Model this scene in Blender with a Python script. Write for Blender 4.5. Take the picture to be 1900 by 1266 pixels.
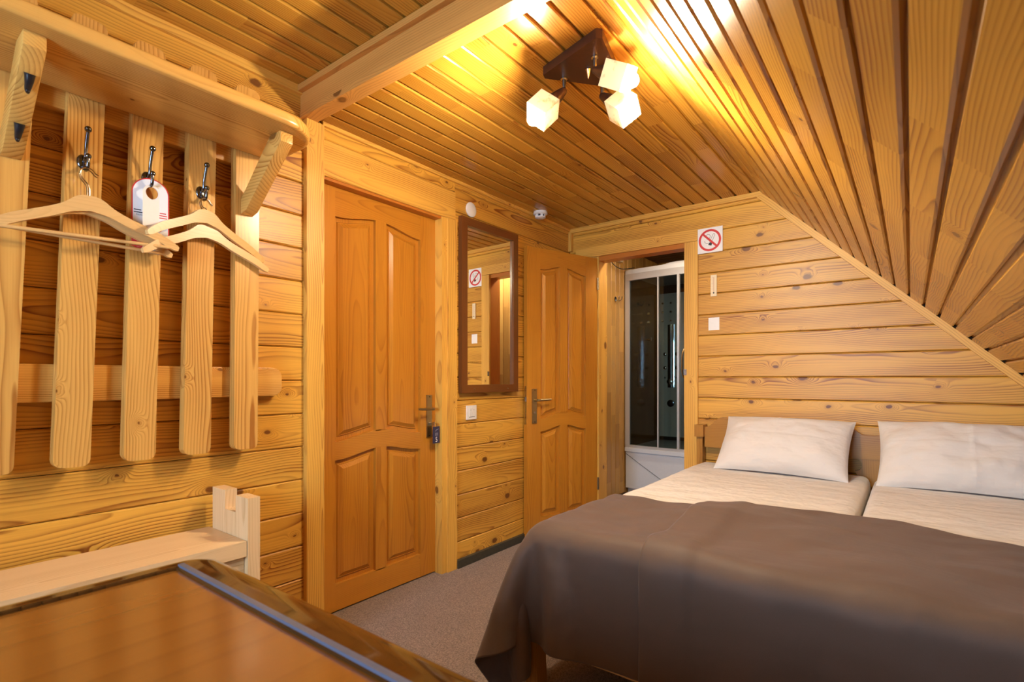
import bpy, bmesh, math, random
from mathutils import Vector, Matrix, noise
R = math.radians
PI = math.pi
random.seed(7)
scene = bpy.context.scene
C = scene.collection
for o in list(bpy.data.objects): bpy.data.objects.remove(o, do_unlink=True)

# ------------------------------------------------------------------ camera, world, light, exposure
CAM = (2.12, 0.0, 1.115)
cd = bpy.data.cameras.new('camera'); cam = bpy.data.objects.new('camera', cd); C.objects.link(cam)
cam.location = CAM; cam.rotation_euler = (R(90), 0, R(37.4))
cd.sensor_width = 36; cd.lens = 36 * 968 / 1900; cd.shift_y = 69 / 1900; cd.clip_start = 0.02
cd.dof.use_dof = True; cd.dof.focus_distance = 2.9; cd.dof.aperture_fstop = 5.0
scene.camera = cam
w = bpy.data.worlds.new('World'); scene.world = w; w.use_nodes = True
bg = w.node_tree.nodes['Background']; bg.inputs[0].default_value = (0.62, 0.78, 1.0, 1); bg.inputs[1].default_value = 1.0
scene.view_settings.view_transform = 'Standard'
try: scene.view_settings.look = 'None'
except Exception: pass
scene.view_settings.gamma = 1.0; scene.view_settings.use_curve_mapping = False
scene.view_settings.exposure = 0.50
scene.cycles.max_bounces = 8; scene.cycles.diffuse_bounces = 4; scene.cycles.glossy_bounces = 3
BULB = 1350.0                                   # emission strength of each lamp bulb
ld = bpy.data.lights.new('window_daylight', 'AREA'); ld.shape = 'RECTANGLE'; ld.size = 1.25; ld.size_y = 1.2
ld.energy = 120; ld.color = (0.52, 0.72, 1.0)
lo = bpy.data.objects.new('window_daylight', ld); C.objects.link(lo)
lo.location = (1.45, -1.93, 1.46); lo.rotation_euler = (R(90), 0, 0)      # daylight just outside the window behind the camera, shining in

# ------------------------------------------------------------------ node helpers
class G:
    def __init__(s, name):
        s.m = bpy.data.materials.new(name); s.m.use_nodes = True
        s.t = s.m.node_tree; s.b = s.t.nodes['Principled BSDF']; s.out = s.t.nodes['Material Output']
    def n(s, typ, **kw):
        nd = s.t.nodes.new(typ)
        for k, v in kw.items(): setattr(nd, k, v)
        return nd
    def put(s, sock, v):
        if isinstance(v, bpy.types.NodeSocket): s.t.links.new(v, sock)
        else: sock.default_value = v
    def M(s, op, a, b=0.0, c=0.0):
        nd = s.n('ShaderNodeMath', operation=op)
        for i, v in enumerate((a, b, c)): s.put(nd.inputs[i], v)
        return nd.outputs[0]
    def V(s, x, y, z):
        nd = s.n('ShaderNodeCombineXYZ')
        for i, v in enumerate((x, y, z)): s.put(nd.inputs[i], v)
        return nd.outputs[0]
    def noise(s, vec, scale=1.0, detail=2.0, rough=.5):
        nd = s.n('ShaderNodeTexNoise'); s.put(nd.inputs['Vector'], vec)
        nd.inputs['Scale'].default_value = scale; nd.inputs['Detail'].default_value = detail; nd.inputs['Roughness'].default_value = rough
        return nd.outputs[0]
    def mix(s, f, a, b, mode='MIX'):
        nd = s.n('ShaderNodeMix', data_type='RGBA', blend_type=mode)
        s.put(nd.inputs[0], f); s.put(nd.inputs[6], a); s.put(nd.inputs[7], b)
        return nd.outputs[2]
    def ramp(s, f, a, b, lo=0.0, hi=1.0):
        nd = s.n('ShaderNodeMapRange'); nd.clamp = True
        s.put(nd.inputs[0], f); nd.inputs[1].default_value = a; nd.inputs[2].default_value = b
        nd.inputs[3].default_value = lo; nd.inputs[4].default_value = hi
        return nd.outputs[0]
    def bump(s, h, strength, dist):
        nd = s.n('ShaderNodeBump'); nd.inputs['Strength'].default_value = strength; nd.inputs['Distance'].default_value = dist
        s.put(nd.inputs['Height'], h); s.t.links.new(nd.outputs[0], s.b.inputs['Normal'])
    def set(s, **kw):
        names = dict(color='Base Color', rough='Roughness', metal='Metallic', spec='Specular IOR Level', coat='Coat Weight',
                     coatr='Coat Roughness', sheen='Sheen Weight', trans='Transmission Weight', ior='IOR', emit='Emission Color', es='Emission Strength', alpha='Alpha')
        for k, v in kw.items(): s.put(s.b.inputs[names[k]], v)
        return s
def c4(c): return (c[0], c[1], c[2], 1)
_plain = {}
def plain(name, col, rough=.5, metal=0.0, spec=.5, coat=0.0, emit=0.0, grain=0.03):
    if name in _plain: return _plain[name]
    g = G(name)
    tc = g.n('ShaderNodeTexCoord').outputs['Object']
    nz = g.noise(tc, 60, 3)
    col2 = tuple(min(1, x * (1 + grain)) for x in col); col1 = tuple(x * (1 - grain) for x in col)
    g.set(color=g.mix(nz, c4(col1), c4(col2)), rough=rough, metal=metal, spec=spec, coat=coat)
    if emit: g.set(emit=c4(col), es=emit)
    _plain[name] = g.m
    return g.m

# pine: growth rings around a pith line that wanders along the board, knots from sparse cells
WOOD = dict(
    wall=dict(a=(.76, .410, .060), b=(.25, .072, .008), f=105, amt=1.0, knots=.46, rough=.40, seg=0, tone=.34),
    ceil=dict(a=(.64, .315, .038), b=(.26, .085, .010), f=110, amt=.85, knots=.10, rough=.27, seg=.55, tone=.40),
    beam=dict(a=(.64, .310, .072), b=(.33, .120, .020), f=110, amt=.60, knots=.12, rough=.40, seg=0, tone=.15),
    trim=dict(a=(.78, .440, .078), b=(.40, .145, .020), f=90, amt=.85, knots=.30, rough=.42, seg=0, tone=.10),
    rack=dict(a=(.75, .415, .100), b=(.40, .155, .028), f=120, amt=.95, knots=.20, rough=.27, seg=0, tone=.14),
    door=dict(a=(.54, .222, .022), b=(.28, .080, .008), f=120, amt=.50, knots=.03, rough=.28, seg=0, tone=.18),
    jamb=dict(a=(.50, .175, .024), b=(.29, .080, .010), f=120, amt=.42, knots=.03, rough=.35, seg=0, tone=.12),
    bench=dict(a=(.80, .560, .290), b=(.50, .250, .070), f=100, amt=.60, knots=.10, rough=.45, seg=0, tone=.08),
    bed=dict(a=(.43, .200, .032), b=(.26, .090, .012), f=110, amt=.60, knots=.08, rough=.32, seg=0, tone=.12),
    bedlight=dict(a=(.62, .400, .170), b=(.40, .210, .070), f=130, amt=.40, knots=.03, rough=.5, seg=0, tone=.1),
    table=dict(a=(.235, .082, .010), b=(.12, .036, .005), f=16, amt=.22, knots=.0, rough=.24, seg=0, tone=.0),
    tframe=dict(a=(.055, .022, .006), b=(.016, .006, .002), f=50, amt=.8, knots=.0, rough=.10, seg=0, tone=.0),
    mframe=dict(a=(.160, .055, .014), b=(.060, .020, .006), f=150, amt=.6, knots=.0, rough=.28, seg=0, tone=.05),
    bath=dict(a=(.68, .400, .110), b=(.33, .150, .030), f=120, amt=.5, knots=.0, rough=.4, seg=.4, tone=.55),
    dark=dict(a=(.120, .045, .020), b=(.045, .015, .008), f=120, amt=.5, knots=.0, rough=.4, seg=0, tone=.2),
    hanger=dict(a=(.78, .480, .180), b=(.60, .320, .095), f=140, amt=.45, knots=.0, rough=.32, seg=0, tone=.05),
)
_wood = {}
def wood(kind, axis):
    key = kind + '_' + axis
    if key in _wood: return _wood[key]
    p = WOOD[kind]; g = G('wood_' + kind + '_along_' + axis.lower())
    sx = g.n('ShaderNodeSeparateXYZ'); g.put(sx.inputs[0], g.n('ShaderNodeTexCoord').outputs['Object'])
    i = 'XYZ'.index(axis); L = sx.outputs[i]; Wd = sx.outputs[(i + 1) % 3]; T = sx.outputs[(i + 2) % 3]
    rnd = g.n('ShaderNodeObjectInfo').outputs['Random']
    L2 = g.M('ADD', L, g.M('MULTIPLY', rnd, 61.0))
    seed = g.M('MULTIPLY', rnd, 971.0)
    if p['seg']:
        seg = g.M('FLOOR', g.M('DIVIDE', L2, p['seg']))
        wn = g.n('ShaderNodeTexWhiteNoise', noise_dimensions='2D')
        g.put(wn.inputs['Vector'], g.V(seg, g.M('FLOOR', seed), 0.0)); sr = wn.outputs['Value']
        L2 = g.M('ADD', L2, g.M('MULTIPLY', sr, 23.0))
        seed = g.M('ADD', seed, g.M('MULTIPLY', sr, 317.0)); tonev = sr
    else: tonev = g.M('FRACT', g.M('MULTIPLY', rnd, 13.7))
    r1 = g.M('FRACT', g.M('MULTIPLY', seed, 1.371)); r2 = g.M('FRACT', g.M('MULTIPLY', seed, 2.713))
    w0 = g.M('SUBTRACT', Wd, g.M('MULTIPLY', g.M('SUBTRACT', r1, .5), .14))
    t0 = g.M('SUBTRACT', T, g.M('ADD', .02, g.M('MULTIPLY', r2, .07)))
    n1 = g.M('SUBTRACT', g.noise(g.V(g.M('MULTIPLY', L2, 1.25), g.M('MULTIPLY', Wd, 3), g.M('MULTIPLY', T, 3)), 1, 1), .5)
    n2 = g.M('SUBTRACT', g.noise(g.V(g.M('MULTIPLY', L2, 7), g.M('MULTIPLY', Wd, 26), g.M('MULTIPLY', T, 26)), 1, 0), .5)
    r = g.M('SQRT', g.M('ADD', g.M('MULTIPLY', w0, w0), g.M('MULTIPLY', t0, t0)))
    r = g.M('ADD', r, g.M('ADD', g.M('MULTIPLY', n1, .085), g.M('MULTIPLY', n2, .005)))
    if p['knots']:
        vo = g.n('ShaderNodeTexVoronoi', voronoi_dimensions='2D', feature='F1'); vo.inputs['Scale'].default_value = 1.0
        wt = g.M('ADD', Wd, T)
        nk = g.M('MULTIPLY', g.M('SUBTRACT', g.noise(g.V(g.M('MULTIPLY', L2, 40), g.M('MULTIPLY', Wd, 40), g.M('MULTIPLY', T, 40)), 1, 0), .5), .05)
        g.put(vo.inputs['Vector'], g.V(g.M('ADD', g.M('MULTIPLY', L2, 4.2), nk), g.M('ADD', g.M('MULTIPLY', wt, 6.5), g.M('ADD', g.M('MULTIPLY', r1, 9.0), nk)), 0.0))
        d = g.M('DIVIDE', vo.outputs['Distance'], 6.0)
        sc = g.n('ShaderNodeSeparateColor'); g.put(sc.inputs[0], vo.outputs['Color'])
        pres = g.M('LESS_THAN', sc.outputs[0], p['knots'])
        kr = g.M('ADD', .003, g.M('MULTIPLY', g.M('POWER', sc.outputs[1], 3.0), .019))
        q = g.M('DIVIDE', d, g.M('ADD', .012, g.M('MULTIPLY', kr, 1.6)))
        warp = g.M('MULTIPLY', g.M('EXPONENT', g.M('MULTIPLY', g.M('MULTIPLY', q, q), -1.0)), pres)
        r = g.M('SUBTRACT', r, g.M('MULTIPLY', warp, .045))
        kn = g.M('MULTIPLY', g.ramp(g.M('DIVIDE', d, kr), .75, 1.15, 1, 0), pres)
    fr = g.M('FRACT', g.M('MULTIPLY', r, p['f']))
    prof = g.M('MULTIPLY', g.M('POWER', fr, 3.0), g.ramp(fr, .90, 1.0, 1, 0))
    fib = g.noise(g.V(g.M('MULTIPLY', L2, 9), g.M('MULTIPLY', Wd, 420), g.M('MULTIPLY', T, 420)), 1, 0)
    soft = g.noise(g.V(g.M('MULTIPLY', L2, 1.2), g.M('MULTIPLY', Wd, 14), g.M('MULTIPLY', T, 14)), 1, 1)
    f = g.M('MULTIPLY', prof, g.M('MULTIPLY', g.ramp(soft, .30, .72, .22, 1.45), p['amt']))
    f = g.M('ADD', f, g.M('MULTIPLY', g.M('SUBTRACT', fib, .5), .22))
    f = g.M('ADD', f, g.M('MULTIPLY', g.M('SUBTRACT', soft, .5), .30))
    f = g.M('ADD', f, g.M('MULTIPLY', tonev, p['tone']))
    f = g.ramp(f, 0, 1)
    col = g.mix(f, c4(p['a']), c4(p['b']))
    if p['knots']:
        ring = g.M('FRACT', g.M('MULTIPLY', d, 330.0))
        kc = g.mix(ring, (.040, .014, .005, 1), (.13, .048, .012, 1))
        col = g.mix(g.M('MULTIPLY', kn, .92), col, kc)
        halo = g.M('MULTIPLY', g.M('POWER', warp, 3.0), .42)
        col = g.mix(halo, col, c4(p['b']))
    g.set(color=col, rough=p['rough'], spec=.45)
    if kind == 'tframe': g.set(coat=.35, coatr=.05, spec=.35)
    if kind == 'table': g.set(coat=.5, coatr=.12)
    _wood[key] = g.m
    return g.m

# ------------------------------------------------------------------ mesh helpers
_cen = {}
def box(bm, lo, hi):
    vs = [bm.verts.new((x, y, z)) for x in (lo[0], hi[0]) for y in (lo[1], hi[1]) for z in (lo[2], hi[2])]
    for f in ((0, 1, 3, 2), (4, 6, 7, 5), (0, 4, 5, 1), (2, 3, 7, 6), (0, 2, 6, 4), (1, 5, 7, 3)): bm.faces.new([vs[i] for i in f])
    return vs
def bev(bm, wd, seg=2, ang=30):
    es = [e for e in bm.edges if len(e.link_faces) == 2 and e.calc_face_angle(0) > R(ang)]
    if es: bmesh.ops.bevel(bm, geom=es, offset=wd, offset_type='OFFSET', segments=seg, profile=.6, affect='EDGES', clamp_overlap=True)
def extr(bm, pts, plane, a, b):
    """outline pts (2D) in a plane 'XY','XZ','YZ', extruded along the missing axis from a to b"""
    ax = {'XY': (0, 1, 2), 'XZ': (0, 2, 1), 'YZ': (1, 2, 0)}[plane]
    def mk(p, h):
        v = [0, 0, 0]; v[ax[0]] = p[0]; v[ax[1]] = p[1]; v[ax[2]] = h; return bm.verts.new(v)
    A = [mk(p, a) for p in pts]; B = [mk(p, b) for p in pts]; n = len(pts)
    bm.faces.new(A); bm.faces.new(B[::-1])
    for i in range(n): bm.faces.new((A[i], B[i], B[(i + 1) % n], A[(i + 1) % n]))
def tube(bm, pts, rad, seg=10, caps=True):
    pts = [Vector(p) for p in pts]; n = len(pts)
    rr = rad if isinstance(rad, (list, tuple)) else [rad] * n
    rings = []; prev = None
    for i, p in enumerate(pts):
        d = (pts[min(i + 1, n - 1)] - pts[max(i - 1, 0)]).normalized()
        if prev is None: u = d.orthogonal().normalized()
        else: u = (prev - d * prev.dot(d)).normalized()
        prev = u; v = d.cross(u)
        rings.append([bm.verts.new(p + (u * math.cos(2 * PI * k / seg) + v * math.sin(2 * PI * k / seg)) * rr[i]) for k in range(seg)])
    for a, b in zip(rings, rings[1:]):
        for k in range(seg): bm.faces.new((a[k], a[(k + 1) % seg], b[(k + 1) % seg], b[k]))
    if caps: bm.faces.new(rings[0][::-1]); bm.faces.new(rings[-1])
def ball(bm, c, r, seg=10):
    m = Matrix.Translation(c); bmesh.ops.create_uvsphere(bm, u_segments=seg, v_segments=max(6, seg // 2 + 1), radius=r, matrix=m)
def spline(P, n=6):
    P = [Vector(p) for p in P]; out = []
    for i in range(len(P) - 1):
        p0 = P[max(i - 1, 0)]; p1 = P[i]; p2 = P[i + 1]; p3 = P[min(i + 2, len(P) - 1)]
        for k in range(n):
            t = k / n
            out.append(.5 * ((2 * p1) + (p2 - p0) * t + (2 * p0 - 5 * p1 + 4 * p2 - p3) * t * t + (3 * p1 - p0 - 3 * p2 + p3) * t ** 3))
    out.append(P[-1]); return out
def obj(name, bm, mat, parent=None, smooth=None):
    """link bm as one mesh object; its origin goes to its own centre (the wood grain reads local coordinates)"""
    bmesh.ops.recalc_face_normals(bm, faces=bm.faces[:])
    xs = [v.co.copy() for v in bm.verts]
    c = Vector([(min(v[i] for v in xs) + max(v[i] for v in xs)) / 2 for i in range(3)])
    bmesh.ops.translate(bm, verts=bm.verts[:], vec=-c)
    me = bpy.data.meshes.new(name); bm.to_mesh(me); bm.free()
    if mat: me.materials.append(mat)
    if smooth is not None:
        me.shade_smooth()
        if smooth < 180: me.set_sharp_from_angle(angle=R(smooth))
    return link(name, me, c, parent)
def link(name, me, c, parent=None):
    o = bpy.data.objects.new(name, me); C.objects.link(o)
    c = Vector(c)
    if parent is not None:
        o.parent = parent; o.location = c - _cen.get(parent.name, Vector((0, 0, 0)))
    else: o.location = c
    _cen[o.name] = c
    return o
def root(name, loc=(0, 0, 0), rot=(0, 0, 0)):
    o = bpy.data.objects.new(name, None); C.objects.link(o); o.empty_display_size = .1
    o.location = loc; o.rotation_euler = rot; _cen[o.name] = Vector((0, 0, 0))     # children are given in this frame
    return o
def tag(o, label, cat=None, group=None):
    o['label'] = label
    if cat: o['category'] = cat
    if group: o['group'] = group
    return o
def struct(o, label=None):
    o['kind'] = 'structure'
    if label: o['label'] = label
    return o
def bx(name, lo, hi, mat, parent=None, b=0.0, seg=2, smooth=None):
    bm = bmesh.new(); box(bm, lo, hi)
    if b: bev(bm, b, seg)
    return obj(name, bm, mat, parent, smooth if smooth is not None else (35 if b else None))
def plank(parent, axis, lo, hi, mat, face, g=.005, gap=0.0, ends=None, name='plank'):
    """a board with chamfered long edges on its face side; gap>0 leaves a stepped groove on one edge"""
    i = 'XYZ'.index(axis); k = 'XYZ'.index(face[1]); j = 3 - i - k; sg = 1 if face[0] == '+' else -1
    w2 = (hi[j] - lo[j]) / 2 - (0 if gap else .0013); t2 = (hi[k] - lo[k]) / 2
    cj = (hi[j] + lo[j]) / 2; ck = (hi[k] + lo[k]) / 2
    if gap:
        prof = [(-w2, -t2), (w2, -t2), (w2, -t2 + .004), (w2 - gap, -t2 + .004), (w2 - gap, t2 - g), (w2 - gap - g, t2), (-w2 + g, t2), (-w2, t2 - g)]
    else:
        prof = [(-w2, -t2), (w2, -t2), (w2, t2 - g), (w2 - g, t2), (-w2 + g, t2), (-w2, t2 - g)]
    bm = bmesh.new(); rings = []
    for e in (0, 1):
        ring = []
        for (a, b) in prof:
            v = [0, 0, 0]; v[j] = cj + a; v[k] = ck + sg * b
            v[i] = (lo, hi)[e][i]
            if ends: v[i] = ends(e, cj + a, v[i])
            ring.append(bm.verts.new(v))
        rings.append(ring)
    n = len(prof)
    bm.faces.new(rings[0]); bm.faces.new(rings[1][::-1])
    for q in range(n): bm.faces.new((rings[0][q], rings[1][q], rings[1][(q + 1) % n], rings[0][(q + 1) % n]))
    return obj(name, bm, mat, parent)
def text(body, size, mat, name, parent, mtx, font_scale=1.0, align='CENTER'):
    cu = bpy.data.curves.new('lettering', 'FONT'); cu.body = body; cu.size = size; cu.align_x = align; cu.align_y = 'CENTER'; cu.extrude = .0002
    t = bpy.data.objects.new('lettering', cu); C.objects.link(t)
    bpy.context.view_layer.update()
    me = bpy.data.meshes.new_from_object(t.evaluated_get(bpy.context.evaluated_depsgraph_get()))
    bpy.data.objects.remove(t, do_unlink=True)
    me.transform(Matrix.Diagonal((font_scale, 1, 1, 1))); me.transform(mtx)
    me.materials.clear(); me.materials.append(mat); me.name = name
    return link(name, me, (0, 0, 0), parent) if parent is None else _tl(name, me, parent)
def _tl(name, me, parent):
    xs = [v.co.copy() for v in me.vertices]
    c = Vector([(min(v[i] for v in xs) + max(v[i] for v in xs)) / 2 for i in range(3)])
    me.transform(Matrix.Translation(-c)); return link(name, me, c, parent)

# ------------------------------------------------------------------ dimensions (metres): x away from the left wall, y towards the back wall
YB = 3.524; ZC = 2.275; ZN = 2.385; YF = -1.75; XR = 3.05
SLX = 1.375; SK = .98                                   # the sloped ceiling: z = ZC - SK (x - SLX)
def slope_z(x): return ZC - SK * (x - SLX)
def slope_x(z): return SLX + (ZC - z) / SK
BEAM0, BEAM1 = 1.25, 1.315

# ------------------------------------------------------------------ plain materials
g = G('carpet'); tc = g.n('ShaderNodeTexCoord').outputs['Object']
nA = g.noise(tc, 190, 3, .75); nB = g.noise(tc, 6, 3)
f = g.ramp(nA, .36, .64)
g.set(color=g.mix(g.M('MULTIPLY', nB, .35), g.mix(f, (.095, .066, .052, 1), (.36, .27, .215, 1)), (.165, .12, .095, 1)), rough=.95, spec=.1, sheen=.2)
g.bump(nA, .8, .004); CARPET = g.m
SHELL = plain('wall_core', (.10, .045, .012), .8)
CHROME = plain('chrome', (.62, .60, .56), .16, 1.0)
DCHROME = plain('dark_chrome', (.16, .17, .19), .14, 1.0)
BRASS = plain('antique_brass', (.40, .33, .19), .34, 1.0)
BLACK = plain('black_plastic', (.012, .012, .014), .3)
WHITE = plain('white_plastic', (.80, .79, .76), .35)
PAPER = plain('white_paper', (.84, .83, .80), .55)
RED = plain('red_print', (.62, .035, .030), .5)
INK = plain('black_print', (.02, .02, .022), .5)
GREYINK = plain('grey_print', (.30, .29, .30), .6)
STEEL = plain('steel', (.45, .44, .42), .25, 1.0)
PLASTIC_GREY = plain('silver_profile', (.58, .57, .55), .35, .3)
TRAY = plain('white_acrylic', (.72, .73, .74), .22)
BASEBOARD = plain('dark_skirting', (.045, .045, .034), .5, grain=.35)

# ------------------------------------------------------------------ floor, walls, ceiling
struct(bx('floor', (-.3, YF - .2, -.12), (XR + .2, 5.6, 0), CARPET), 'grey-brown speckled carpet')

def shell(name, boxes, mat=SHELL):
    bm = bmesh.new()
    for lo_, hi_ in boxes: box(bm, lo_, hi_)
    return struct(obj(name, bm, mat))
D1A, D1B, D1Z = 1.349, 2.15, 2.035
wl = shell('wall_left', [((-.14, YF, 0), (-.02, D1A - .02, 2.5)), ((-.14, D1B + .02, 0), (-.02, YB + .1, 2.5)), ((-.14, D1A - .02, D1Z + .02), (-.02, D1B + .02, 2.5)), ((-.20, D1A - .1, 0), (-.145, D1B + .1, 2.2))])
z = .382 - .1445 * 3
wp = wood('wall', 'Y')
while z < ZN:                                            # planks behind the coat rack
    z0 = max(z, 0); z1 = min(z + .1445, ZN)
    if z1 - z0 > .01: plank(wl, 'Y', (-.02, YF, z0), (0, 1.27, z1), wp, '+X')
    z += .1445
z = .982 - .139 * 8
while z < ZC:                                            # planks with the mirror, up to the ceiling
    z0 = max(z, 0); z1 = min(z + .139, ZC)
    if z1 - z0 > .01: plank(wl, 'Y', (-.02, 2.222, z0), (0, YB, z1), wp, '+X')
    z += .139
plank(wl, 'Y', (-.02, 1.34, 2.205), (0, 2.222, ZC), wp, '+X')
plank(wl, 'Y', (-.02, 1.34, D1Z), (.006, 2.222, 2.203), wood('trim', 'Y'), '+X', g=.004)
# back wall with the doorway to the shower room
OX0, OX1, OZ = .254, .907, 2.03
wb = shell('wall_back', [((-.14, YB + .02, 0), (OX0 - .02, YB + .11, 2.5)), ((OX1 + .02, YB + .02, 0), (XR + .2, YB + .11, 2.5)), ((OX0 - .02, YB + .02, OZ + .02), (OX1 + .02, YB + .11, 2.5))])
wpx = wood('wall', 'X')
def cut(e, zz, v): return min(v, slope_x(zz)) if e else v
z = .985 - .1375 * 8
while z < ZC:
    z0 = max(z, 0); z1 = min(z + .1375, ZC)
    if z1 - z0 > .01:
        if z0 < 2.0:
            plank(wb, 'X', (.985, YB, z0), (XR, YB + .02, z1), wpx, '-Y', ends=cut)
            plank(wb, 'X', (0, YB, z0), (.20, YB + .02, z1), wpx, '-Y')
        else: plank(wb, 'X', (0, YB, z0), (XR, YB + .02, z1), wpx, '-Y', ends=cut)
    z += .1375
# wall behind the camera with the window, and the low wall under the slope
WX0, WX1, WZ0, WZ1 = .85, 2.05, .90, 2.02
wf = shell('wall_front', [((-.14, YF - .14, 0), (WX0, YF - .02, 2.5)), ((WX1, YF - .14, 0), (XR + .2, YF - .02, 2.5)), ((WX0, YF - .14, 0), (WX1, YF - .02, WZ0)), ((WX0, YF - .14, WZ1), (WX1, YF - .02, 2.5))])
for k in range(17):
    z0, z1 = k * .14, (k + 1) * .14
    if z1 <= WZ0 + .06 or z0 >= WZ1 - .06: plank(wf, 'X', (0, YF - .02, z0), (XR, YF, z1), wpx, '+Y', ends=cut)
    else:
        plank(wf, 'X', (0, YF - .02, z0), (WX0, YF, z1), wpx, '+Y'); plank(wf, 'X', (WX1, YF - .02, z0), (XR, YF, z1), wpx, '+Y', ends=cut)
wr = shell('wall_right', [((XR + .02, YF, 0), (XR + .14, YB, 1.2))])
for k in range(5): plank(wr, 'Y', (XR, YF, k * .13), (XR + .02, YB, (k + 1) * .13), wp, '-X')
win = root('window_1', ((WX0 + WX1) / 2, YF - .06, WZ0)); struct(win, 'white framed window behind the table')
hw = (WX1 - WX0) / 2; hh = WZ1 - WZ0
for lo_, hi_ in (((-hw, -.03, 0), (-hw + .05, .03, hh)), ((hw - .05, -.03, 0), (hw, .03, hh)), ((-hw, -.03, 0), (hw, .03, .05)), ((-hw, -.03, hh - .05), (hw, .03, hh)), ((-.03, -.03, .05), (.03, .03, hh - .05))):
    bx('frame_bar', lo_, hi_, WHITE, win, .006)
g = G('window_glass'); tr = g.n('ShaderNodeBsdfTransparent'); gl = g.n('ShaderNodeBsdfGlossy'); gl.inputs['Roughness'].default_value = .02
fz = g.n('ShaderNodeFresnel'); mx = g.n('ShaderNodeMixShader'); g.t.links.new(fz.outputs[0], mx.inputs[0]); g.t.links.new(tr.outputs[0], mx.inputs[1]); g.t.links.new(gl.outputs[0], mx.inputs[2]); g.t.links.new(mx.outputs[0], g.out.inputs[0])
GLASS = g.m
for a, b in ((-hw + .05, -.03), (.03, hw - .05)): bx('pane', (a, -.004, .05), (b, .004, hh - .05), GLASS, win)

# ceilings: boards along y with a stepped groove between them
cl = shell('ceiling', [((-.14, BEAM1, ZC + .02), (SLX + .3, YB + .1, ZC + .12)), ((-.14, YF - .1, ZN + .02), (SLX + .3, BEAM1, ZN + .12))])
cp = wood('ceil', 'Y'); mod = .0885
for k in range(16):
    x0, x1 = k * mod, min((k + 1) * mod, SLX + .01)
    if x1 - x0 > .02:
        plank(cl, 'Y', (x0, BEAM1 - .01, ZC), (x1, YB, ZC + .018), cp, '-Z', g=.004, gap=.012)
        if x0 < SLX - .1: plank(cl, 'Y', (x0, YF, ZN), (x1, BEAM0 + .01, ZN + .018), cp, '-Z', g=.004, gap=.012)
sl = root('ceiling_slope', (SLX, 0, ZC), (0, math.atan(SK), 0)); struct(sl, 'sloped ceiling of long varnished pine boards')
LS = (XR + .08 - SLX) * math.sqrt(1 + SK * SK)
bm = bmesh.new(); box(bm, (-.25, YF - .1, .022), (LS, YB + .1, .10)); obj('slope_core', bm, SHELL, sl)
smod = .0862; s0 = -.172
k = 0
while s0 + k * smod < LS - .02:
    a = s0 + k * smod
    plank(sl, 'Y', (a, YF, 0), (a + smod, YB, .020), cp, '-Z', g=.005, gap=.013); k += 1

# beam between the two ceiling heights: face board, thin lower strip and cover strip
bmx = root('trim_1', (0, BEAM0, ZC - .02)); struct(bmx, 'boxed pine beam crossing the ceiling')
bx('beam_face', (0, 0, .018), (SLX - .02, .03, ZN - ZC + .02), wood('beam', 'X'), bmx, .004)
bx('beam_sole', (0, -.003, -.004), (SLX, BEAM1 - BEAM0, .020), wood('beam', 'X'), bmx, .003)
bx('cover_strip', (0, -.022, ZN - ZC - .008), (SLX - .1, 0, ZN - ZC + .018), wood('beam', 'X'), bmx, .003)
# post and casings
def trimpiece(n, lo_, hi_, kind, axis, b=.003, label=None): return struct(bx('trim_%d' % n, lo_, hi_, wood(kind, axis), None, b), label)
trimpiece(2, (-.02, 1.264, 0), (.028, 1.349, ZC - .024), 'trim', 'Z', .004, 'pale pine post between coat rack and door')
trimpiece(3, (-.075, 2.112, 0), (.004, 2.152, D1Z), 'trim', 'Z', .008, 'worn pale door jamb edge')
trimpiece(4, (-.02, 2.152, 0), (.014, 2.227, D1Z), 'trim', 'Z', .004, 'knotty pine door casing')
trimpiece(5, (-.10, 1.335, 0), (-.03, 1.352, D1Z), 'jamb', 'Z', .002)
trimpiece(6, (-.10, 1.352, D1Z - .012), (-.004, 2.112, D1Z + .01), 'jamb', 'Y', .002)
trimpiece(7, (OX1 - .004, YB - .016, 0), (.993, YB + .004, OZ), 'trim', 'Z', .003, 'pine casing right of the shower room doorway')
bx('strike_plate', (OX1 - .006, YB - .019, 1.135), (OX1 + .012, YB - .0165, 1.175), STEEL, bpy.data.objects['trim_7'], .001)
trimpiece(8, (.06, YB - .018, OZ + .002), (.993, YB + .004, OZ + .078), 'trim', 'X', .003, 'pine head casing over the shower room doorway')
trimpiece(9, (.165, YB - .012, 0), (OX0, YB + .004, OZ), 'trim', 'Z', .003)
trimpiece(10, (OX1 - .005, YB + .004, 0), (OX1 + .02, YB + .13, OZ), 'jamb', 'Z', .002)
trimpiece(11, (OX0 - .024, YB + .004, 0), (OX0 - .004, YB + .13, OZ), 'trim', 'Z', .002)
trimpiece(12, (OX0 - .004, YB + .004, OZ - .03), (OX1 - .005, YB + .10, OZ + .012), 'jamb', 'X', .003)
trimpiece(13, (0, YB - .022, ZC - .032), (SLX + .012, YB, ZC), 'trim', 'X', .003, 'ceiling strip along the back wall')
trimpiece(14, (0, YB - .03, 2.10), (.028, YB, ZC - .03), 'trim', 'Z', .003)
trimpiece(15, (0, 1.352, ZC - .018), (.014, YB - .02, ZC), 'trim', 'Y', .003)
trimpiece(16, (0, YF, ZN - .035), (.016, 1.25, ZN), 'trim', 'Y', .003)
ts = root('trim_17', (SLX, YB, ZC), (0, math.atan(SK), 0)); struct(ts, 'raking strip where the slope meets the back wall')
bx('strip', (-.012, -.0215, -.036), (LS - .05, 0, 0), wood('trim', 'X'), ts, .003)
struct(bx('baseboard_left', (0, 2.229, 0), (.022, YB - .02, .048), BASEBOARD, None, .003), 'dark skirting strip under the mirror wall')

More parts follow.
